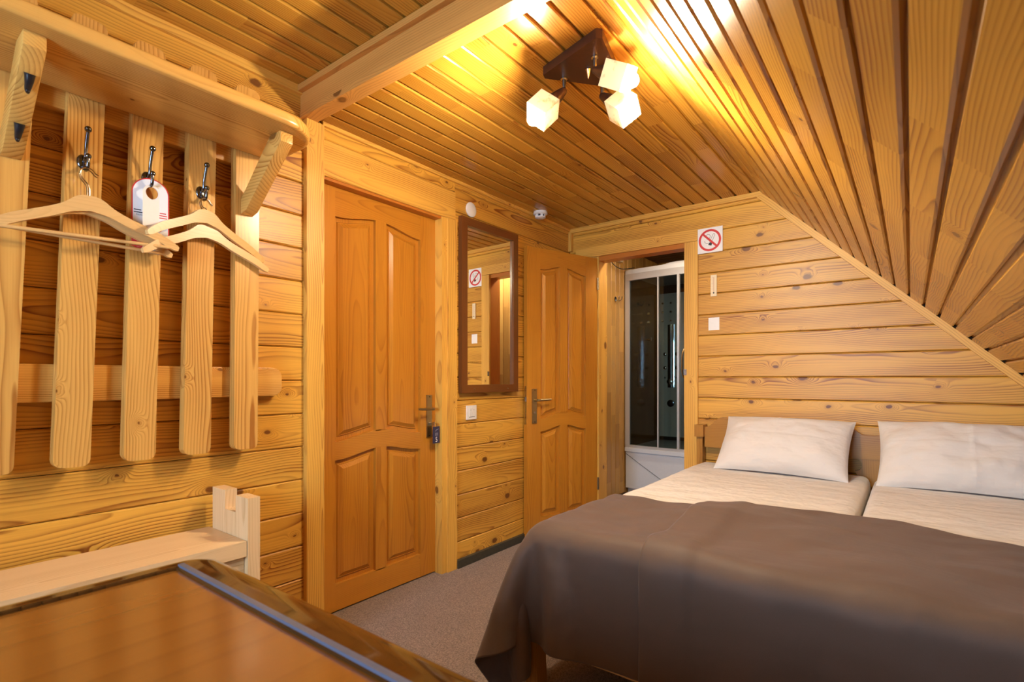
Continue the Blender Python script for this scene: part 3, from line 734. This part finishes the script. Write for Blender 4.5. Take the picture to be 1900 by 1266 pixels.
def lump(x, y):
    e = min(1, max(0, (x - MX0 - .05) / .12)) * min(1, max(0, (y - MY0 - .05) / .12))
    return .006 + e * (  .046 * max(-.15, noise.noise(Vector((x * 2.4, y * 2.7, 4.2)))) + .006 * noise.noise(Vector((x * 7, y * 5, 1.2))))
def drape():
    """let a sheet fall over the mattresses (cloth), and return its settled grid"""
    bm = bmesh.new(); bmesh.ops.create_cube(bm, size=1)
    bmesh.ops.scale(bm, vec=(MX1 - MX0 + .30, MY1 - MY0, .45), verts=bm.verts[:]); bmesh.ops.translate(bm, vec=((MX0 + MX1 + .30) / 2, (MY0 + MY1) / 2, .585 - .225), verts=bm.verts[:])
    bev(bm, .055, 5)
    bmesh.ops.subdivide_edges(bm, edges=[e for e in bm.edges if e.calc_length() > .2], cuts=30, use_grid_fill=True)
    for v in bm.verts:
        if v.co.z > .583: v.co.z += lump(v.co.x, v.co.y)
    me = bpy.data.meshes.new('tmp'); bm.to_mesh(me); bm.free()
    col = bpy.data.objects.new('tmp_body', me); C.objects.link(col); md = col.modifiers.new('c', 'COLLISION')
    col.collision.thickness_outer = .006; col.collision.cloth_friction = 18
    xa, xb, ya, yb = MX0 - .46, MX1 - .01, MY0 - .375, 2.13; s = .026
    NX = int((xb - xa) / s); NY = int((yb - ya) / s)
    verts = []; pins = []
    for j in range(NY + 1):
        for i in range(NX + 1):
            x = xa + (xb - xa) * i / NX; v = j / NY
            yt = yb + .20 * math.exp(-((x - 1.98) / .33) ** 2) - .05 * math.exp(-((x - 1.25) / .2) ** 2)
            y = ya + (yt - ya) * v; pin = x > MX0 + .075 and y > MY0 + .095
            verts.append((x, y, (.585 + lump(x, y) + .007) if x > MX0 and y > MY0 else .60))
            if pin: pins.append(len(verts) - 1)
    faces = [(j * (NX + 1) + i, j * (NX + 1) + i + 1, (j + 1) * (NX + 1) + i + 1, (j + 1) * (NX + 1) + i) for j in range(NY) for i in range(NX)]
    me2 = bpy.data.meshes.new('tmp2'); me2.from_pydata(verts, [], faces)
    ob = bpy.data.objects.new('tmp_cloth', me2); C.objects.link(ob)
    vg = ob.vertex_groups.new(name='pin'); vg.add(pins, 1.0, 'REPLACE')
    cm = ob.modifiers.new('cloth', 'CLOTH'); st = cm.settings; st.vertex_group_mass = 'pin'; st.pin_stiffness = 1.0
    st.quality = 7; st.mass = .35; st.tension_stiffness = 25; st.compression_stiffness = 20; st.shear_stiffness = 8; st.bending_stiffness = 6.0; st.air_damping = 3
    st.tension_damping = 12; st.compression_damping = 12; st.shear_damping = 8; st.bending_damping = 2
    cm.collision_settings.distance_min = .004; cm.collision_settings.collision_quality = 3; cm.collision_settings.use_self_collision = False
    cm.point_cache.frame_start = 1; cm.point_cache.frame_end = 60
    scene.frame_start = 1; scene.frame_end = 60
    for f in range(1, 56): scene.frame_set(f)
    ev = ob.evaluated_get(bpy.context.evaluated_depsgraph_get()); m3 = ev.to_mesh()
    pos = [v.co.copy() for v in m3.vertices]; ev.to_mesh_clear()
    bpy.data.objects.remove(ob, do_unlink=True); bpy.data.objects.remove(col, do_unlink=True)
    scene.frame_set(1)
    return pos, NX, NY, xa, xb
pos, NX, NY, xa, xb = drape()
nrm = {}
tm = bpy.data.meshes.new('tmp3'); tm.from_pydata(pos, [], [(j * (NX + 1) + i, j * (NX + 1) + i + 1, (j + 1) * (NX + 1) + i + 1, (j + 1) * (NX + 1) + i) for j in range(NY) for i in range(NX)])
N_ = [v.normal.copy() for v in tm.vertices]
for k, q in enumerate(pos):
    w_ = (.010 + .016 * max(0, min(1, (.56 - q.z) / .2))) * noise.noise(Vector((q.x * 3.2 + q.y, q.y * 4.5, q.z * 3.0))) + .007 * noise.noise(Vector((q.x * 5 + q.y * 9, q.y * 11 - q.x * 7, q.z * 6)))
    pos[k] = q + N_[k] * (max(-.006, w_) + .003)
def blanket(i0, i1, off, label):
    bm = bmesh.new(); vs = {}
    for j in range(NY + 1):
        for i in range(i0, i1 + 1):
            k = j * (NX + 1) + i; vs[i, j] = bm.verts.new(pos[k] + N_[k] * off(i))
    for j in range(NY):
        for i in range(i0, i1): bm.faces.new((vs[i, j], vs[i + 1, j], vs[i + 1, j + 1], vs[i, j + 1]))
    o = obj('blanket', bm, BROWN, None, 180)
    a = o.modifiers.new('smooth', 'SUBSURF'); a.levels = 1; a.render_levels = 2
    s = o.modifiers.new('thickness', 'SOLIDIFY'); s.thickness = .002; s.offset = 1
    return tag(o, label, 'blanket', 'brown blankets on the double bed')
ix = lambda x: int(round((x - xa) / (xb - xa) * NX))
e0, e1 = ix(1.47), ix(1.60)
blanket(0, ix(1.66), lambda i: 0.0, 'brown blanket hanging over the bed corner next to the carpet')
blanket(e0, NX, lambda i: .008 + (.010 if i <= e1 else 0), 'brown blanket lying over the other, on the side under the slope')

# ------------------------------------------------------------------ mirror, switch, plates and signs
def mirror():
    y0, y1, z0, z1 = 2.249, 2.790, 1.027, 2.070; b = Vector((0, (y0 + y1) / 2, z0)); t = root('wall_mirror', b + Vector((.006, 0, 0)), (0, 0, R(-.8))); tag(t, 'tall wall mirror in a dark brown wooden frame', 'mirror')
    fw = .048
    def bar(pts, axis):
        bm = bmesh.new(); extr(bm, [(p[0] - b.y, p[1] - b.z) for p in pts], 'YZ', .002, .030); bev(bm, .006, 2); o = obj('frame_bar', bm, wood('mframe', axis), t, 35)
    bar([(y0, z0), (y0 + fw, z0 + fw), (y0 + fw, z1 - fw), (y0, z1)], 'Z'); bar([(y1, z0), (y1, z1), (y1 - fw, z1 - fw), (y1 - fw, z0 + fw)], 'Z')
    bar([(y0, z0), (y1, z0), (y1 - fw, z0 + fw), (y0 + fw, z0 + fw)], 'Y'); bar([(y0, z1), (y0 + fw, z1 - fw), (y1 - fw, z1 - fw), (y1, z1)], 'Y')
    bx('glass', Vector((.006, y0 + .03, z0 + .03)) - b, Vector((.014, y1 - .03, z1 - .03)) - b, plain('silvered_mirror', (.93, .94, .93), .003, 1.0, grain=0), t)
    for yy in (y0 + .11, y1 - .11):
        bm = bmesh.new(); tube(bm, [Vector((.0295, yy, z0 + fw * .45)) - b, Vector((.0325, yy, z0 + fw * .45)) - b], .004, 8); obj('screw', bm, BRASS, t)
mirror()
def switch():
    b = Vector((0, 2.36, .908)); t = root('light_switch', b); tag(t, 'white two-button light switch below the mirror', 'switch')
    bx('plate', (0.0005, -.042, -.042), (.011, .042, .042), WHITE, t, .004)
    bx('rocker', (.009, -.027, -.025), (.014, -.001, .027), WHITE, t, .002); bx('rocker', (.009, .001, -.025), (.014, .027, .027), WHITE, t, .002)
    bx('shadow_slot', (.010, -.026, -.0285), (.0115, .026, -.026), plain('slot_grey', (.12, .12, .13), .5), t)
    for yy in (-.014, .014): bx('mark', (.014, yy - .004, .014), (.0143, yy + .004, .016), GREYINK, t)
switch()
bm = bmesh.new(); tube(bm, [(0.001, 2.359, 2.135), (.008, 2.359, 2.135), (.010, 2.359, 2.135)], [.044, .044, .040], 36); tag(obj('junction_cover', bm, WHITE, None, 30), 'round white cover disc on the wall above the mirror', 'cover disc')
def detector():
    t = root('smoke_detector', (.068, 3.01, ZC)); tag(t, 'round white smoke detector on the ceiling beside the wall', 'smoke detector')
    bm = bmesh.new(); tube(bm, [(0, 0, 0), (0, 0, -.016), (0, 0, -.020), (0, 0, -.022)], [.047, .050, .046, .036], 32); obj('base', bm, WHITE, t, 40)
    bm = bmesh.new(); tube(bm, [(0, 0, -.022), (0, 0, -.036)], .030, 24); obj('chamber', bm, plain('detector_mesh', (.03, .03, .03), .7), t, 40)
    for k in range(6):
        a = R(60 * k + 20); bm = bmesh.new(); box(bm, (-.008, -.003, -.037), (.008, .003, -.021)); bmesh.ops.transform(bm, matrix=Matrix.Translation((.032 * math.cos(a), .032 * math.sin(a), 0)) @ Matrix.Rotation(a + PI / 2, 4, 'Z'), verts=bm.verts[:]); obj('cage_rib', bm, WHITE, t)
    bm = bmesh.new(); tube(bm, [(0, 0, -.036), (0, 0, -.042), (0, 0, -.047)], [.037, .036, .026], 28); obj('cap', bm, WHITE, t, 40)
detector()
def sign():
    x0, x1, z0, z1 = .990, 1.152, 1.940, 2.104; cx, cz = (x0 + x1) / 2, (z0 + z1) / 2
    t = root('no_smoking_sign', (cx, YB, cz)); tag(t, 'white square no smoking sign with red crossed circle', 'sign')
    bx('card', (x0 - cx, -.0135, z0 - cz), (x1 - cx, -.0120, z1 - cz), PAPER, t)
    yb = -.0136
    def flat(nm, pts, m, d=.0002):
        bm = bmesh.new(); extr(bm, pts, 'XZ', yb - d, yb); obj(nm, bm, m, t)
    bm = bmesh.new(); N = 48; r0, r1 = .058, .072
    a = [[bm.verts.new((r * math.cos(2 * PI * i / N), y, r * math.sin(2 * PI * i / N))) for i in range(N)] for r, y in ((r0, yb), (r0, yb - .0003), (r1, yb - .0003), (r1, yb))]
    for p, q in zip(a, a[1:]):
        for i in range(N): bm.faces.new((p[i], p[(i + 1) % N], q[(i + 1) % N], q[i]))
    obj('red_ring', bm, RED, t)
    def stroke(P, wd, nm='line', m=INK):
        bm = bmesh.new(); tube(bm, [(p[0], yb - .0002, p[1]) for p in P], wd, 6)
        for v in bm.verts: v.co.y = yb - .0002 + (v.co.y - yb + .0002) * .1
        obj(nm, bm, m, t)
    # cigarette outline, stub and smoke drawn as thin lines
    stroke([(-.002, -.012), (.020, .034), (.024, .039), (.030, .038), (.033, .033), (.031, .028), (.012, -.016)], .0011, 'cigarette_outline')
    flat('cigarette_stub', [(-.010, -.030), (.010, -.038), (.016, -.022), (.004, -.014), (-.006, -.018)], INK)
    stroke([(-.030, .020), (-.026, .032), (-.014, .039), (-.002, .036), (.004, .026), (-.002, .012), (-.012, .002)], .0011, 'smoke_line')
    stroke([(-.034, -.002), (-.030, -.014), (-.020, -.020), (-.010, -.022)], .0011, 'smoke_line')
    c, s = math.cos(R(-45)), math.sin(R(-45)); hw_, hl = .0065, .062
    bm = bmesh.new(); extr(bm, [(c * u - s * v, s * u + c * v) for u, v in ((-hl, -hw_), (hl, -hw_), (hl, hw_), (-hl, hw_))], 'XZ', yb - .0006, yb - .0003); obj('red_bar', bm, RED, t)
sign()
def thermo():
    t = root('wall_thermometer', (1.094, YB, 1.722)); tag(t, 'narrow cream thermometer strip below the no smoking sign', 'thermometer')
    bx('strip', (-.019, -.008, -.070), (.019, -.001, .070), plain('cream_card', (.80, .66, .42), .5), t, .002)
    for k in range(9): bx('scale_mark', (-.010 if k % 2 else -.013, -.0083, .052 - k * .0095), (-.004, -.008, .0527 - k * .0095), GREYINK, t)
    bx('tube', (-.0012, -.0084, -.05), (.0012, -.008, .055), plain('thermo_red', (.45, .2, .12), .4), t)
    bm = bmesh.new(); tube(bm, [(0, -.008, -.048), (0, -.0088, -.048)], .005, 12); obj('bulb', bm, INK, t)
thermo()
tag(bx('sticker', (1.059, YB - .0012, 1.430), (1.128, YB - .0002, 1.513), PAPER, None), 'small blank white sticker on the back wall below the thermometer', 'sticker')
def key_tag():
    # hangs from the key in the entrance door lock
    yk = 1.342 + .718; x = -.05 + .012
    t = root('key_tag', (x, yk, .858)); tag(t, 'dark blue key tag numbered 5 hanging in the door lock', 'key')
    bm = bmesh.new(); tube(bm, [(0, 0, 0), (.022, 0, 0)], .0035, 8); box(bm, (.020, -.002, -.010), (.036, .002, .010)); obj('key', bm, STEEL, t, 40)
    bm = bmesh.new(); tube(bm, [(.030, .012 + .013 * math.cos(a * PI / 8), -.010 + .013 * math.sin(a * PI / 8)) for a in range(17)], .0014, 6, False); obj('ring', bm, CHROME, t, 40)
    bx('fob', (.028, -.006, -.110), (.032, .044, -.016), plain('navy_plastic', (.030, .030, .075), .3), t, .002)
    MT = Matrix(((0, 0, 1, 0.0323), (1, 0, 0, .019), (0, 1, 0, 0), (0, 0, 0, 1)))
    text('5', .040, PAPER, 'number', t, MT @ Matrix.Translation((0, -.090, 0)), .85)
    for k in range(3): bx('print_line', (.032, .008, -.054 - k * .006), (.0323, .032, -.052 - k * .006), plain('pale_print', (.35, .35, .45), .5), t)
    bm = bmesh.new(); tube(bm, [(.0322, .010, -.042), (.0322, .020, -.034), (.0322, .034, -.030)], .0012, 6); obj('logo_stroke', bm, plain('pale_print', (.35, .35, .45), .5), t)
key_tag()

# ------------------------------------------------------------------ shower room
BX1, BY0, BY1, BZ = 1.06, YB + .11, 5.30, 2.32
wbl = shell('wall_shower_left', [((-.14, BY0, 0), (-.02, BY1 + .1, 2.5))])
y = BY0; k = 0
while y < BY1 - .02:
    plank(wbl, 'Z', (-.02, y, 0), (0, min(y + .085, BY1), BZ), wood('bath', 'Z'), '+X', g=.004); y += .085
wbr = shell('wall_shower_right', [((BX1 + .02, BY0, 0), (BX1 + .12, BY1 + .1, 2.5))])
y = BY0
while y < BY1 - .02:
    plank(wbr, 'Z', (BX1, y, 0), (BX1 + .02, min(y + .085, BY1), BZ), wood('bath', 'Z'), '-X', g=.004); y += .085
wbb = shell('wall_shower_back', [((-.14, BY1 + .02, 0), (BX1 + .12, BY1 + .1, 2.5))])
for k in range(12): plank(wbb, 'Z', (k * BX1 / 12, BY1, 0), ((k + 1) * BX1 / 12, BY1 + .02, BZ), wood('bath', 'Z'), '-Y', g=.004)
cbb = shell('ceiling_shower', [((-.14, BY0, BZ + .02), (BX1 + .12, BY1 + .1, BZ + .12))])
for k in range(19):
    y0 = BY0 + k * .088
    if y0 + .088 < BY1 + .05: plank(cbb, 'X', (0, y0, BZ), (BX1, y0 + .088, BZ + .018), wood('dark', 'X'), '-Z', g=.003, gap=.008)
struct(bx('baseboard_shower', (0, BY0 + .02, 0), (.022, 4.50, .055), plain('brown_skirting', (.050, .022, .012), .5, grain=.3), None, .003))

def shower():
    b = Vector((.53, 4.9, 0)); t = root('shower_cabin', b); tag(t, 'white shower cabin with tinted curved glass doors and chrome jets', 'shower cabin')
    X0, X1, Y1 = .012, 1.046, 5.285; YS = 4.50
    def yf(x): return YS - .035 * math.sin(PI * (x - X0) / (X1 - X0)) ** .8 if X0 < x < X1 else YS
    N = 28; xs = [X0 + (X1 - X0) * i / N for i in range(N + 1)]
    def slab(nm, za, zb, out, mat, back=Y1, bv=.004):
        bm = bmesh.new(); pts = [(x, yf(x) - out) for x in xs] + [(X1, back), (X0, back)]
        extr(bm, [(p[0] - b.x, p[1] - b.y) for p in pts], 'XY', za, zb); bev(bm, bv, 2, 50); return obj(nm, bm, mat, t, 35)
    slab('tray_foot', 0, .10, -.05, TRAY); slab('tray_skirt', .10, .44, .0, TRAY, bv=.01); slab('tray_rim', .44, .475, .02, TRAY, bv=.008)
    bm = bmesh.new(); P = []
    for i in range(14): x = X0 + .004 + .47 * i / 13; P.append((x - b.x, yf(x) - .001 - b.y, .415 - .27 * i / 13))
    tube(bm, P, .0022, 6); obj('skirt_seam', bm, plain('seam_grey', (.05, .05, .05), .6), t)
    def strip(nm, za, zb, o0, o1, mat):
        bm = bmesh.new(); pts = [(x, yf(x) - o1) for x in xs] + [(x, yf(x) - o0) for x in xs[::-1]]
        extr(bm, [(p[0] - b.x, p[1] - b.y) for p in pts], 'XY', za, zb); bev(bm, .003, 1, 50); return obj(nm, bm, mat, t, 35)
    strip('bottom_track', .475, .500, -.03, .012, PLASTIC_GREY); strip('top_track', 2.015, 2.075, -.03, .014, PLASTIC_GREY)
    slab('roof', 2.075, 2.115, .01, TRAY)
    bm = bmesh.new(); extr(bm, [(X0 + .2 - b.x, 2.115), (X1 - .1 - b.x, 2.115), (X1 - .2 - b.x, 2.15), (X0 + .42 - b.x, 2.15)], 'XZ', 4.55 - b.y, 5.1 - b.y); obj('roof_dome', bm, TRAY, t)
    g = G('tinted_glass'); tr = g.n('ShaderNodeBsdfTransparent'); tr.inputs[0].default_value = (.70, .75, .72, 1)
    gl = g.n('ShaderNodeBsdfGlossy'); gl.inputs['Roughness'].default_value = .01; fz = g.n('ShaderNodeFresnel'); fz.inputs[0].default_value = 1.5
    mx = g.n('ShaderNodeMixShader'); g.t.links.new(fz.outputs[0], mx.inputs[0]); g.t.links.new(tr.outputs[0], mx.inputs[1]); g.t.links.new(gl.outputs[0], mx.inputs[2]); g.t.links.new(mx.outputs[0], g.out.inputs[0])
    TG = g.m
    def pane(a, c, off):
        bm = bmesh.new(); n = 12; X = [a + (c - a) * i / n for i in range(n + 1)]
        pts = [(x, yf(x) + off) for x in X] + [(x, yf(x) + off + .004) for x in X[::-1]]
        extr(bm, [(p[0] - b.x, p[1] - b.y) for p in pts], 'XY', .50, 2.015); obj('glass_pane', bm, TG, t, 40)
    pane(.05, .34, .006); pane(.335, .53, -.004); pane(.535, 1.01, .006)
    def post(nm, x, wd, mat, o=.0): bx(nm, Vector((x - wd / 2, yf(x) - .012 + o, .500)) - b, Vector((x + wd / 2, yf(x) + .014 + o, 2.015)) - b, mat, t, .003)
    post('side_post', .033, .042, PLASTIC_GREY); post('side_post', 1.025, .042, PLASTIC_GREY)
    post('door_stile', .338, .012, PLASTIC_GREY); post('door_stile', .523, .018, PLASTIC_GREY, -.006)
    bx('back_wall', Vector((X0, Y1 - .02, .475)) - b, Vector((X1, Y1, 2.075)) - b, plain('smoked_panel', (.035, .024, .018), .12), t)
    bx('side_wall', Vector((X0, YS + .06, .475)) - b, Vector((X0 + .012, Y1 - .02, 2.075)) - b, plain('smoked_panel', (.035, .024, .018), .12), t)
    col = bx('jet_column', Vector((.045, Y1 - .09, .52)) - b, Vector((.325, Y1 - .02, 1.98)) - b, plain('column_grey', (.52, .49, .43), .25), t, .02)
    yc = Y1 - .092
    bm = bmesh.new(); rad = .11; pts = [(.185 + rad * math.sin(R(a)), yc + rad * .94 - rad * math.cos(R(a))) for a in range(-19, 20, 2)]
    extr(bm, [(p[0] - b.x, p[1] - b.y) for p in pts], 'XY', 1.02, 1.66); obj('mirror_strip', bm, plain('column_mirror', (.70, .78, .86), .05, 1.0), col, 30)
    def knob(x, zz, r, d=.014, m=CHROME):
        bm = bmesh.new(); tube(bm, [Vector((x, yc + .004, zz)) - b, Vector((x, yc - d, zz)) - b, Vector((x, yc - d - .004, zz)) - b], [r, r, r * .6], 14); obj('jet', bm, m, col, 40)
    for x in (.10, .185, .27):
        for zz in (1.88, 1.79, 1.70): knob(x, zz, .011)
    for zz in (1.36, 1.22): knob(.125, zz, .017); knob(.245, zz, .017)
    knob(.185, .86, .036, .02, DCHROME); knob(.185, 1.08, .028, .05); knob(.125, 1.12, .01); knob(.245, 1.12, .01)
    bm = bmesh.new(); tube(bm, [Vector((.275, yc - .03, 1.18)) - b, Vector((.275, yc - .03, 1.46)) - b], .009, 10); tube(bm, [Vector((.275, yc, 1.20)) - b, Vector((.275, yc - .03, 1.20)) - b], .007, 8); tube(bm, [Vector((.275, yc, 1.44)) - b, Vector((.275, yc - .03, 1.44)) - b], .007, 8); obj('hand_shower', bm, CHROME, col, 40)
    bm = bmesh.new(); tube(bm, spline([Vector((.024, 4.95, 1.50)) - b, Vector((.07, 4.95, 1.49)) - b, Vector((.075, 4.95, 1.52)) - b]), .006, 8); obj('towel_peg', bm, CHROME, t, 40)
    bm = bmesh.new(); tube(bm, spline([Vector((.585, yf(.535) - .012, 1.10)) - b, Vector((.570, yf(.535) - .045, 1.16)) - b, Vector((.570, yf(.535) - .045, 1.32)) - b, Vector((.585, yf(.535) - .012, 1.38)) - b]), .007, 8); obj('door_handle', bm, CHROME, t, 40)
shower()
def robe_hook():
    t = root('robe_hook', (0, 4.30, 1.83)); tag(t, 'small chrome robe hook on the shower room plank wall', 'hook')
    bm = bmesh.new(); tube(bm, [(.001, 0, 0), (.008, 0, 0)], .020, 14); obj('rosette', bm, CHROME, t, 40)
    for s in (-1, 1):
        bm = bmesh.new(); P = spline([(.006, 0, 0), (.03, s * .012, -.018), (.05, s * .024, -.010), (.055, s * .030, .014)]); tube(bm, P, .004, 8); ball(bm, P[-1], .007, 8); obj('prong', bm, CHROME, t, 40)
robe_hook()
def bath_lamp():  # made-up fixture out of view, added to brighten the dark shower room
    t = root('shower_room_fill_lamp', (.78, 3.93, BZ)); tag(t, 'added round white ceiling lamp, out of view, brightening the shower room', 'ceiling lamp')
    bm = bmesh.new(); tube(bm, [(0, 0, 0), (0, 0, -.03)], .11, 24); obj('base', bm, WHITE, t, 40)
    g = G('fill_diffuser'); em = g.n('ShaderNodeEmission'); em.inputs[0].default_value = (1, .86, .66, 1); em.inputs[1].default_value = 90.0; g.t.links.new(em.outputs[0], g.out.inputs[0])
    bm = bmesh.new(); tube(bm, [(0, 0, -.03), (0, 0, -.045), (0, 0, -.055)], [.10, .09, .05], 24); obj('diffuser', bm, g.m, t, 40)
bath_lamp()
def jbox():
    t = root('junction_box', (0, 4.34, 2.20)); tag(t, 'small beige junction box with a dark cable above the shower cabin', 'junction box')
    bx('box', (.001, -.045, -.03), (.04, .045, .03), plain('beige_plastic', (.55, .48, .36), .5), t, .004)
    bm = bmesh.new(); tube(bm, spline([(.02, -.20, .04), (.02, -.19, -.02), (.03, -.12, -.08), (.05, .0, -.10), (.08, .20, -.06)]), .004, 8); obj('cable', bm, BLACK, t, 40)
jbox()
